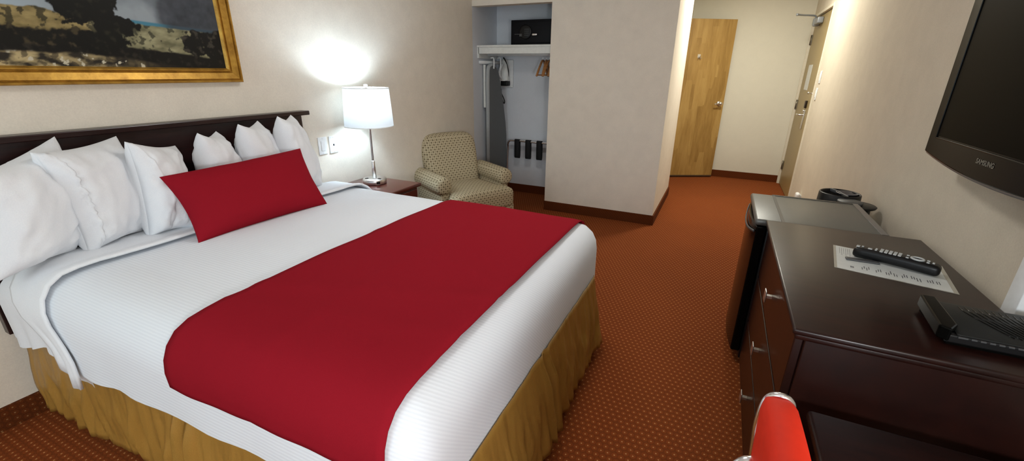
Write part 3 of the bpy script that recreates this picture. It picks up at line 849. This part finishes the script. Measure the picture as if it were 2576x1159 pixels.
# ironing board hanging edge-on to the view
ib = thing('ironing_board', 'grey ironing board hanging on edge in the closet', 'ironing board', (-2.29, 4.46, .3))
A = Vector((-2.335, 4.335, 0)); B = Vector((-2.265, 4.625, 0)); bu = (B-A).normalized(); bw = (B-A).length; bn = bu.cross(Vector((0, 0, 1)))
BT = frame((A.x, A.y, 0), bu, bn, (0, 0, 1))
def outline_board():
    o = [(0, .32), (0, 1.0), (0, 1.25), (.004, 1.38), (.018, 1.425), (.05, 1.45), (.085, 1.452)]
    return o+[(.12, 1.44), (.155, 1.40), (.185, 1.32), (.215, 1.20), (.25, 1.05), (.28, .90), (bw, .75), (bw, .32)]
pl = outline_board()
g = G(); m = len(pl)
vs = [(x, -.02, z-.08*(x/bw)) for x, z in pl]+[(x, .02, z-.08*(x/bw)) for x, z in pl]
g.add(vs, [tuple(range(m)), tuple(reversed(range(m, 2*m)))]+[(i, m+i, m+(i+1) % m, (i+1) % m) for i in range(m)], BT, False)
mk('padded_cover', g, 'ironcover', ib, bevel=.006)
mk('cover_edge', G().tube([(x-.004, 0, z-.08*(x/bw)) for x, z in pl[:7]], .021, 8, BT, smooth_path=False), 'iron_edge', ib, label='pale edge of the board cover')
g = G(); g.tube([(.05, -.045, 1.42), (.05, -.045, .9), (.12, -.045, .34)], .011, 8, BT); g.tube([(bw-.05, -.045, 1.3), (bw-.05, -.045, .8), (bw-.14, -.045, .34)], .011, 8, BT); g.tube([(.04, -.045, .36), (bw-.04, -.045, .36)], .011, 8, BT)
g.tube([(-.01, -.04, 1.44), (.0, -.05, 1.2), (-.02, -.03, 1.0)], .014, 8, BT)
mk('leg_frame', g, 'shelf_white', ib)
for q in ([(.05, .04, 1.40), (.05, .04, 1.5), (.05, .0, 1.51)], [(.16, .04, 1.38), (.16, .04, 1.5), (.16, .0, 1.51)]): mk('hook', G().tube(q, .008, 8, BT), 'white_plastic', ib)
ir = thing('iron', 'grey and white steam iron in its holder on the closet back wall', 'iron', (-2.28, 4.66, 1.2))
mk('holder', G().rbox((-2.345, 4.665, 1.205), (-2.195, 4.69, 1.50), .012), 'white_plastic', ir)
def iron_s(u, v):
    a = 2*PI*u; t = v
    w = .058*(1-t**2.4)**.55 if t < 1 else 0; d = .036*(1-t**2.2)**.6 if t < 1 else 0
    return (-2.285+w*cos(a), 4.628+d*sin(a), 1.275+.245*t)
mk('body', G().grid(iron_s, 24, 14), 'shelf_white', ir)
mk('sole_edge', G().tube([(-2.238, 4.63, 1.285), (-2.235, 4.625, 1.38), (-2.262, 4.62, 1.475), (-2.29, 4.615, 1.52)], .008, 8), 'black', ir)
mk('handle', G().tube([(-2.30, 4.6, 1.30), (-2.305, 4.555, 1.33), (-2.30, 4.55, 1.40), (-2.29, 4.6, 1.45)], .014, 10), 'white_plastic', ir)
mk('heel', G().rbox((-2.345, 4.59, 1.222), (-2.225, 4.665, 1.278), .012), 'black', ir)
mk('cord', G().tube([(-2.345, 4.6, 1.29), (-2.35, 4.59, 1.22), (-2.31, 4.6, 1.15), (-2.27, 4.61, 1.06), (-2.285, 4.62, 1.035), (-2.31, 4.62, 1.10), (-2.325, 4.63, 1.19)], .006, 8), 'black', ir)

# hangers
def hanger_thing():
    t = thing('clothes_hanger', '', 'hanger', (0, 0, 0), 'wooden hangers on the closet rod')
    g = G()
    pts = [(0, -.21, -.205), (0, -.13, -.135), (0, -.04, -.07), (0, 0, -.058), (0, .04, -.07), (0, .13, -.135), (0, .21, -.205)]
    g.tube(pts, .012, 8, flat=.8)
    mk('shoulder', g, 'hanger', t)
    mk('trouser_bar', G().tube([(0, -.195, -.198), (0, .195, -.198)], .006, 8, smooth_path=False), 'hanger', t)
    mk('hook', G().tube([(0, 0, -.055), (0, 0, -.02), (0, .016, -.005), (0, .021, .012), (0, .010, .020), (0, -.010, .020), (0, -.02, .008)], .0022, 6), 'chrome', t)
    return t
h0 = hanger_thing(); kids = list(h0.children)
HL = ['wooden hanger furthest left on the closet rod', 'second wooden hanger from the left on the closet rod', 'third wooden hanger from the left on the closet rod', 'wooden hanger nearest the projecting wall on the closet rod']
for i, (x, a) in enumerate(((-1.755, .10), (-1.715, .20), (-1.68, .06), (-1.645, .16))):
    if i == 0: h = h0
    else:
        h = h0.copy(); C.objects.link(h)
        for k in kids:
            c = k.copy(); c.parent = h; C.objects.link(c)
    h.location = (x, 4.45, 1.543); h.rotation_euler = (0, 0, a); h['label'] = HL[i]

# luggage rack
lr = thing('luggage_rack', 'folded chrome luggage rack with black straps in the closet', 'luggage rack', (-1.8, 4.52, 0))
def utube(y, x0, x1, top, tilt):
    return G().tube([(x0-.015, y+tilt, .0), (x0, y+tilt*.6, .25), (x0+.008, y+.02, top-.10), (x0+.014, y+.006, top-.045), (x0+.03, y, top-.014), (x0+.065, y, top), (x0+.2, y, top), (x1-.2, y, top-.004), (x1-.065, y, top-.004), (x1-.02, y, top-.03), (x1, y+.02, top-.12), (x1+.012, y+tilt*.6, .25), (x1+.02, y+tilt, 0)], .0115, 10)
mk('tube_frame', utube(4.52, -2.195, -1.60, .638, .02), 'chrome', lr); mk('tube_frame', utube(4.565, -2.215, -1.615, .632, .045), 'chrome', lr)
for x in (-2.06, -1.925, -1.79, -1.665):
    g = G(); n = 14; pr_ = []
    for k in range(n+1): a = PI*k/n; pr_.append((4.512+.022*cos(a)*-1+.02, .638+.016*sin(a)))
    loop = [(4.508, .46), (4.505, .55)]+[(4.521+.017*-cos(PI*k/8), .638+.017*sin(PI*k/8)) for k in range(9)]+[(4.545, .56), (4.543, .47), (4.536, .448), (4.526, .442), (4.514, .448)]
    vs = []
    for (y, z) in loop: vs += [(x-.03, y, z), (x+.03, y, z)]
    m = len(loop)
    for i in range(m): q = (i+1) % m; fs_ = None; g.f.append((2*i, 2*i+1, 2*q+1, 2*q)); g.mi.append(0); g.sm.append(True)
    g.v = vs
    mk('strap', g, 'strap', lr, solid=.003)

# ------------------------------------------------------------------ dresser and desk
DZ, DX0, DX1, DY0, DY1 = .77, .25, .79, 1.165, 2.135
d = thing('dresser', 'dark mahogany dresser along the right wall', 'dresser', (.52, 1.65, 0))
g = G(); g.rbox((DX0, DY0, DZ-.018), (DX1, DY1, DZ), .006); g.rbox((DX0+.008, DY0+.008, DZ-.034), (DX1, DY1-.008, DZ-.016), .006)
mk('top', g, 'dresser', d)
mk('carcass', bx((DX0+.035, DY0+.025, .06), (DX1, DY1-.025, DZ-.03)), 'dresser', d, bevel=.003)
mk('plinth', bx((DX0+.05, DY0+.03, 0), (DX1, DY1-.03, .06)), 'dresser', d)
for z0, z1 in ((.515, .728), (.285, .503), (.065, .273)):
    dr = mk('drawer', bx((DX0+.014, DY0+.035, z0), (DX0+.036, DY1-.035, z1)), 'dresser', d, bevel=.003)
    zc = (z0+z1)/2+.01
    g = G(); g.rbox((DX0-.010, 1.632, zc-.026), (DX0-.005, 1.668, zc+.016), .002); g.box((DX0-.007, 1.642, zc-.012), (DX0+.015, 1.658, zc-.002))
    mk('pull', g, 'nickel', dr)
dk = thing('desk', 'dark wood desk lower than the dresser it adjoins', 'desk', (.56, .6, 0))
mk('top', G().rbox((.315, -.15, .548), (.80, 1.125, .575), .010), 'dresser', dk)
mk('apron', bx((.345, -.13, .50), (.79, 1.10, .548)), 'dresser', dk, bevel=.003)
for x in (.35, .75):
    for y in (-.12, 1.06): mk('leg', bx((x, y, 0), (x+.035, y+.035, .50)), 'dresser', dk)

# red chair
ch = thing('desk_chair', 'red vinyl chair with chrome trim pushed in at the desk', 'chair', (.33, .48, 0))
def backc(x, y, z):
    t = (z-.48)/.43; return (x-.05*t+.02*t*t, y, z-.018*((y-.49)/.23)**2*sm(.6, 1, t))
I4 = Matrix.Identity(4)
mk('backrest', grid_box((.160, .27, .49), (.215, .712, .902), .024, backc, I4, 12), 'red_vinyl', ch)
e = [(.156, .708, .55), (.141, .709, .76), (.137, .708, .82), (.141, .704, .872), (.159, .699, .887), (.177, .704, .872), (.183, .708, .82), (.192, .709, .74), (.204, .708, .55)]
for q in (e, [(x, .982-y, z) for x, y, z in e]): mk('edge_trim', G().tube(q, .0055, 10), 'chrome', ch)
mk('seat', G().rbox((.20, .27, .41), (.62, .71, .47), .025), 'red_vinyl', ch)
for y in (.30, .68):
    mk('side_frame', G().tube([(.185, y, .72), (.135, y-.012, .765), (.108, y-.02, .72), (.11, y-.02, .60), (.16, y, .47), (.17, y, .30), (.14, y, .012), (.20, y, .012), (.60, y, .012)], .011, 10), 'chrome', ch)

# items on the dresser
def quadbox(p, z0, z1):
    return G().prism(p, z0, z1)
cp = [(.459, 1.906), (.421, 1.663), (.715, 1.594), (.759, 1.84)]
cp = [cp[0], cp[1], cp[2], cp[3]]
cv = thing('channel_card', 'laminated white card with printed lines lying under the remote', 'card', (.59, 1.75, DZ))
O = Vector((.459, 1.906, 0)); ex = (Vector((.757, 1.840, 0))-O); ey = (Vector((.421, 1.663, 0))-O)
CT = frame((O.x, O.y, DZ), ex, ey, (0, 0, 1)); CT = Matrix.Translation((O.x, O.y, DZ)) @ Matrix(((ex.normalized().x, ey.normalized().x, 0, 0), (ex.normalized().y, ey.normalized().y, 0, 0), (0, 0, 1, 0), (0, 0, 0, 1)))
lx, ly = ex.length, ey.length
mk('laminate', G().prism([(0, 0), (0, ly), (lx, ly), (lx, 0)], .0004, .0012, CT), 'laminate', cv)
mk('sheet', G().prism([(.008, .004), (.008, ly-.004), (lx-.012, ly-.004), (lx-.012, .004)], .0012, .0018, CT), 'paper', cv)
g = G()
def ln(x0, x1, y0, y1): g.prism([(x0, y0), (x0, y1), (x1, y1), (x1, y0)], .0018, .0021, CT)
rr = random.Random(3)
for cx_, k in ((.085, 4), (.122, 3), (.148, 3), (.168, 2), (.188, 3), (.212, 3), (.232, 1), (.25, 3), (.272, 2)):
    for i in range(k):
        L = rr.uniform(.018, .03); y0 = ly-.028-rr.choice((0, .012))-.006
        x = cx_+i*.0062-.009; ln(x, x+.0022, y0-L, y0)
for i in range(3): ln(.045+i*.0035, .0472+i*.0035, ly-.045, ly-.03)
for i in range(6): ln(.018+i*.006, .0188+i*.006, .02, .085+.02*(i % 2))
mk('printed_text', g, 'ink', cv)
rm = thing('remote_control', 'long black remote control with grey buttons on the card', 'remote control', (.61, 1.775, DZ+.002))
ra = Vector((.500, 1.815, 0)); rb_ = Vector((.713, 1.728, 0)); rd = (rb_-ra); RL = rd.length; rd.normalize(); rs = Vector((-rd.y, rd.x, 0))
RT = Matrix.Translation((ra.x, ra.y, DZ+.002)) @ Matrix(((rd.x, rs.x, 0, 0), (rd.y, rs.y, 0, 0), (0, 0, 1, 0), (0, 0, 0, 1)))
def remf(x, y, z):
    t = x/RL; w = .86+.14*cos((t-.72)*3.2); return (x, y*w, z+.004*sin(t*PI))
mk('case', grid_box((0, -.026, 0), (RL, .026, .036), .014, remf, RT, 14), 'black', rm)
def btn(L):
    for (x, y, sx, sy) in L:
        zt = .036+.004*sin(x/RL*PI); mk('button', G().rbox((x-sx, y-sy, zt-.001), (x+sx, y+sy, zt+.003), .0015, RT, 2), 'button', rm)
btn([(.075+.012*i, y, .0045, .0045) for i in range(5) for y in (-.013, 0, .013)])
btn([(.010, 0, .005, .008), (.022, .006, .003, .004), (.044, -.006, .006, .005), (.06, .006, .003, .005), (.06, -.008, .003, .004)])
btn([(.195, -.01, .004, .004), (.195, .01, .004, .004), (.208, 0, .003, .006), (.143, -.013, .004, .003), (.143, .013, .004, .003)])
g = G(); ringp = [(.168+.016*cos(a), .014*sin(a),   .0405) for a in [2*PI*k/20 for k in range(21)]]
g.tube(ringp, .0034, 8, RT, smooth_path=False); mk('navigation_ring', g, 'button', rm)
mk('flat_clip', G().rbox((.470, 1.750, DZ+.002), (.565, 1.773, DZ+.008), .003, T=None), 'dark_grey', None, 'small dark grey plastic strip sticking out under the remote', 'strip')

mo = thing('modem', 'black modem with curved vent slots at the near end of the dresser', 'modem', (.68, 1.32, DZ))
MT = frame((.565, 1.245, DZ), (1, .0, 0), (0, 1, 0), (0, 0, 1))
mk('case', G().prism([(.0, 0), (.245, 0.0), (.245, .19), (.03, .19)], .008, .03, MT), 'black', mo, bevel=.004)
def lid(u, v):
    x = .022+u*.215; y = .004+v*.182; return (x, y, .030+.012*sin(PI*min(1, v*1.0))*(.4+.6*sin(PI*min(1, u+.15)))+.004*v)
mk('top_shell', G().grid(lid, 30, 20, MT), 'vent_black', mo, solid=.002)
mk('end_panel', G().prism([(-.012, .012), (.006, -.004), (.028, .03), (.036, .19), (.004, .19)], .012, .046, MT), 'black_gloss', mo, bevel=.004)
for k in range(10):
    x0 = .075+k*.0135; P_ = []
    for i in range(10):
        t = i/9; yy = .165-.135*t; xx = x0+.055*t**2.1-.01*sin(t*PI); u = (xx-.022)/.215; v = (yy-.004)/.182
        if 0 <= u <= 1: 
            q = lid(u, v); P_.append((q[0], q[1], q[2]+.001))
    if len(P_) > 2: mk('vent_slot', G().tube(P_, .0016, 6, MT, smooth_path=False), 'black_gloss', mo)
for k in range(8): mk('edge_slot', G().box((.03+k*.016+(0 if k else -.008), -.003, .026), (.04+k*.016, .003, .029), MT), 'dark_grey', mo)
mk('foot', G().box((.01, .01, 0), (.23, .18, .008), MT), 'black_gloss', mo)

mk('cable_raceway', G().rbox((XR-.03, 1.490, .71), (XR, 1.552, 1.2), .003), 'white_plastic', None, 'white cable cover running up the wall behind the modem', 'cable cover')

# fridge
FZ = .765
fr = thing('mini_fridge', 'black mini fridge with grey top between dresser and entrance', 'fridge', (.46, 2.4, 0))
mk('cabinet', G().rbox((.262, 2.15, .03), (.70, 2.645, FZ-.03), .008), 'black', fr)
g = G().use(M['fridge_top']).rbox((.21, 2.142, FZ-.03), (.702, 2.655, FZ), .012)
g.use(M['fridge_stripe']).box((.312, 2.143, FZ-.001), (.325, 2.640, FZ+.0012)); g.use(M['black']).box((.312, 2.634, FZ-.001), (.668, 2.656, FZ+.0016))
top = mk('top_panel', g, None, fr)
mk('rear_trim', bx((.668, 2.146, FZ-.001), (.690, 2.65, FZ+.002)), 'grey_strip', top)
def doorp(z0, z1, yy0, yy1, depth):
    pl_ = [(.262, yy1), (.262, yy0)]
    for k in range(15):
        t = k/14; y = yy0+(yy1-yy0)*t; pl_.append((.222-depth*(1-(2*t-1)**2), y))
    return G().prism(pl_, z0, z1)
mk('door', doorp(.07, FZ-.035, 2.148, 2.645, .022), 'black_gloss', fr, bevel=.006)
e = []
for k in range(13):
    t = k/12; e.append((.214-.020*(1-(2*t-1)**2), 2.16+.475*t, FZ-.062-.03*sin(PI*t)))
hnd = mk('door_handle', G().tube(e, .0035, 8, flat=1.8), 'dark_grey', fr, label='thin grey curved handle strip')
for x in (.3, .66):
    for y in (2.19, 2.60): mk('foot', G().lathe([(.018, 0), (.018, .032)], (x, y, 0), 10), 'black', fr)

# coffee maker on a low stand behind the fridge
sd = thing('side_stand', 'low dark stand behind the fridge under the black coffee maker', 'stand', (.67, 2.86, 0))
mk('top', bx((.54, 2.70, .55), (.81, 3.02, .575)), 'espresso', sd)
for x in (.55, .775):
    for y in (2.71, 2.985): mk('leg', bx((x, y, 0), (x+.025, y+.025, .55)), 'espresso', sd)
cm = thing('coffee_maker', 'black coffee maker with open lid behind the fridge', 'coffee maker', (.66, 2.86, .575))
cx_, cy_ = .655, 2.865
mk('body', G().lathe([(.10, 0), (.102, .02), (.097, .192), (.092, .197), (.086, .192), (.082, .12), (0, .115)], (cx_, cy_, .575), 40), 'black', cm)
g = G(); g.tube([(cx_-.03, cy_+.083, .765), (cx_+.0, cy_+.03, .762), (cx_+.012, cy_-.03, .762), (cx_+.02, cy_-.086, .765)], .004, 8, flat=2.6)
mk('divider', g, 'dark_grey', cm)
mk('brew_basket', G().lathe([(.03, .15), (.048, .19), (.053, .193), (.05, .196), (.028, .165), (0, .16)], (cx_+.036, cy_+.02, .575), 24), 'grey_strip', cm)
ldx, ldy = .705, 2.735
g = G(); g.lathe([(.0, .0), (.086, .0), (.090, .008), (.084, .012), (0, .016)], (ldx, ldy, .734), 32)
ld = mk('lid', g, 'black', cm)
mk('lid_disc', G().lathe([(0, 0), (.054, 0), (.057, .008), (.054, .012), (0, .0125)], (ldx-.03, ldy-.012, .7495), 28), 'dark_grey', ld)
mk('hinge_arm', G().tube([(ldx-.02, ldy+.05, .742), (ldx-.02, ldy+.07, .745), (cx_+.03, cy_-.06, .75)], .012, 8), 'black', ld)
mk('carafe_wall', G().lathe([(.06, 0), (.068, .08), (.066, .15), (.05, .158)], (ldx, ldy, .575), 28), 'black', cm)

# ------------------------------------------------------------------ television
TX, TY0, TY1, TB, TT = .70, 1.265, 2.115, 1.118, 1.665
tv = thing('television', 'black flat-screen television mounted on the right wall', 'television', (.76, 1.69, 1.1))
def tvbody(u, v): pass
N_ = 28; low = []
for k in range(N_+1):
    t = k/N_; y = TY0+(TY1-TY0)*t; low.append((y, TB-.028*(1-(2*t-1)**2)))
poly = low+[(TY1+.006, TT), (TY0-.006, TT)]
def ext(poly, x0, x1):
    m = len(poly); g = G()
    vs = [(x0, y, z) for y, z in poly]+[(x1, y, z) for y, z in poly]
    return g.add(vs, [tuple(reversed(range(m))), tuple(range(m, 2*m))]+[(i, (i+1) % m, m+(i+1) % m, m+i) for i in range(m)], None, False)
mk('bezel', ext(poly, TX, TX+.035), 'bezel', tv, bevel=.004)
back = mk('rear_housing', G().rbox((TX+.03, TY0+.05, TB+.03), (TX+.075, TY1-.05, TT-.03), .02), 'black', tv)
mk('screen', bx((TX-.0006, TY0+.072, TB+.062), (TX+.002, TY1-.072, TT-.05)), 'screen', tv)
g = G()
y0, y1, z0, z1, w = TY0+.068, TY1-.068, TB+.058, TT-.046, .004
g.box((TX-.004, y0, z0-w), (TX+.002, y1, z0)); g.box((TX-.004, y0, z1), (TX+.002, y1, z1+w)); g.box((TX-.004, y0-w, z0-w), (TX+.002, y0, z1+w)); g.box((TX-.004, y1, z0-w), (TX+.002, y1+w, z1+w))
mk('screen_rim', g, 'black_gloss', tv, bevel=.0015)
mk('lower_trim', G().tube([(TX+.012, y, z-.002) for y, z in low], .007, 8, smooth_path=False), 'grey_strip', tv, label='silver strip along the curved lower edge')
cu = bpy.data.curves.new('logo', 'FONT'); cu.body = 'SAMSUNG'; cu.size = .021; cu.extrude = .0004; cu.align_x = 'CENTER'; cu.space_character = 1.05
tmp = bpy.data.objects.new('logo_text', cu); C.objects.link(tmp)
lme = bpy.data.meshes.new_from_object(tmp.evaluated_get(bpy.context.evaluated_depsgraph_get())); bpy.data.objects.remove(tmp); bpy.data.curves.remove(cu)
lme.name = 'logo'; lme.materials.clear(); lme.materials.append(M['logo_grey'])
lo = bpy.data.objects.new('logo', lme); C.objects.link(lo); lo.parent = tv
lm = frame((TX-.0012, 1.685, TB+.020), (0, -1, 0), (0, 0, 1), (-1, 0, 0)); lo.matrix_local = Matrix.Translation(-LOC[tv.name]) @ lm
mk('wall_bracket', bx((TX+.07, 1.55, 1.25), (XR-.001, 1.83, 1.52)), 'black', tv)

# ------------------------------------------------------------------ lights
def light(name, kind, loc, energy, col, rot=(0, 0, 0), **kw):
    d_ = bpy.data.lights.new(name, kind); d_.energy = energy; d_.color = col
    for k, v in kw.items(): setattr(d_, k, v)
    o = bpy.data.objects.new(name, d_); C.objects.link(o); o.location = loc; o.rotation_euler = rot; return o
light('desk_lamp_bulb', 'POINT', (.60, -.40, 1.12), 26, (.90, .95, 1), shadow_soft_size=.12)
light('hall_ceiling_light', 'AREA', (.1, 5.15, ZC-.03), 16.5, (1, .98, .87), shape='DISK', size=.34)
light('room_fill_light', 'AREA', (-.8, 2.0, ZC-.03), 6, (1, .98, .95), shape='DISK', size=.4)  # fill added overhead to lift the room's brightness; no fixture there
light('window_daylight', 'AREA', (-1.3, YB+.02, 1.55), 12, (.72, .90, 1), (PI/2, 0, 0), shape='RECTANGLE', size=1.4, size_y=1.35)
w = bpy.data.worlds.new('World'); sc.world = w; w.use_nodes = True
w.node_tree.nodes['Background'].inputs[0].default_value = (.75, .85, 1, 1); w.node_tree.nodes['Background'].inputs[1].default_value = .15

# ------------------------------------------------------------------ camera
pitch, roll, yaw, f_px = math.radians(20.157), math.radians(.7516), math.radians(25.0565), 1087.78
fw = Vector((-sin(yaw), cos(yaw), 0)); rt = Vector((cos(yaw), sin(yaw), 0)); up = Vector((0, 0, 1))
f2 = fw*cos(pitch)-up*sin(pitch); u2 = up*cos(pitch)+fw*sin(pitch)
r3 = rt*cos(roll)+u2*sin(roll); u3 = u2*cos(roll)-rt*sin(roll)
cam = bpy.data.cameras.new('Camera'); co = bpy.data.objects.new('Camera', cam); C.objects.link(co)
cam.sensor_fit = 'HORIZONTAL'; cam.sensor_width = 36; cam.lens = f_px/2576*36; cam.clip_start = .01
co.matrix_world = frame((0, 0, 1.374), r3, u3, -f2)
sc.camera = co
sc.view_settings.view_transform = 'Standard'; sc.view_settings.look = 'None'; sc.view_settings.gamma = 1; sc.view_settings.use_curve_mapping = False
sc.view_settings.exposure = 1.2
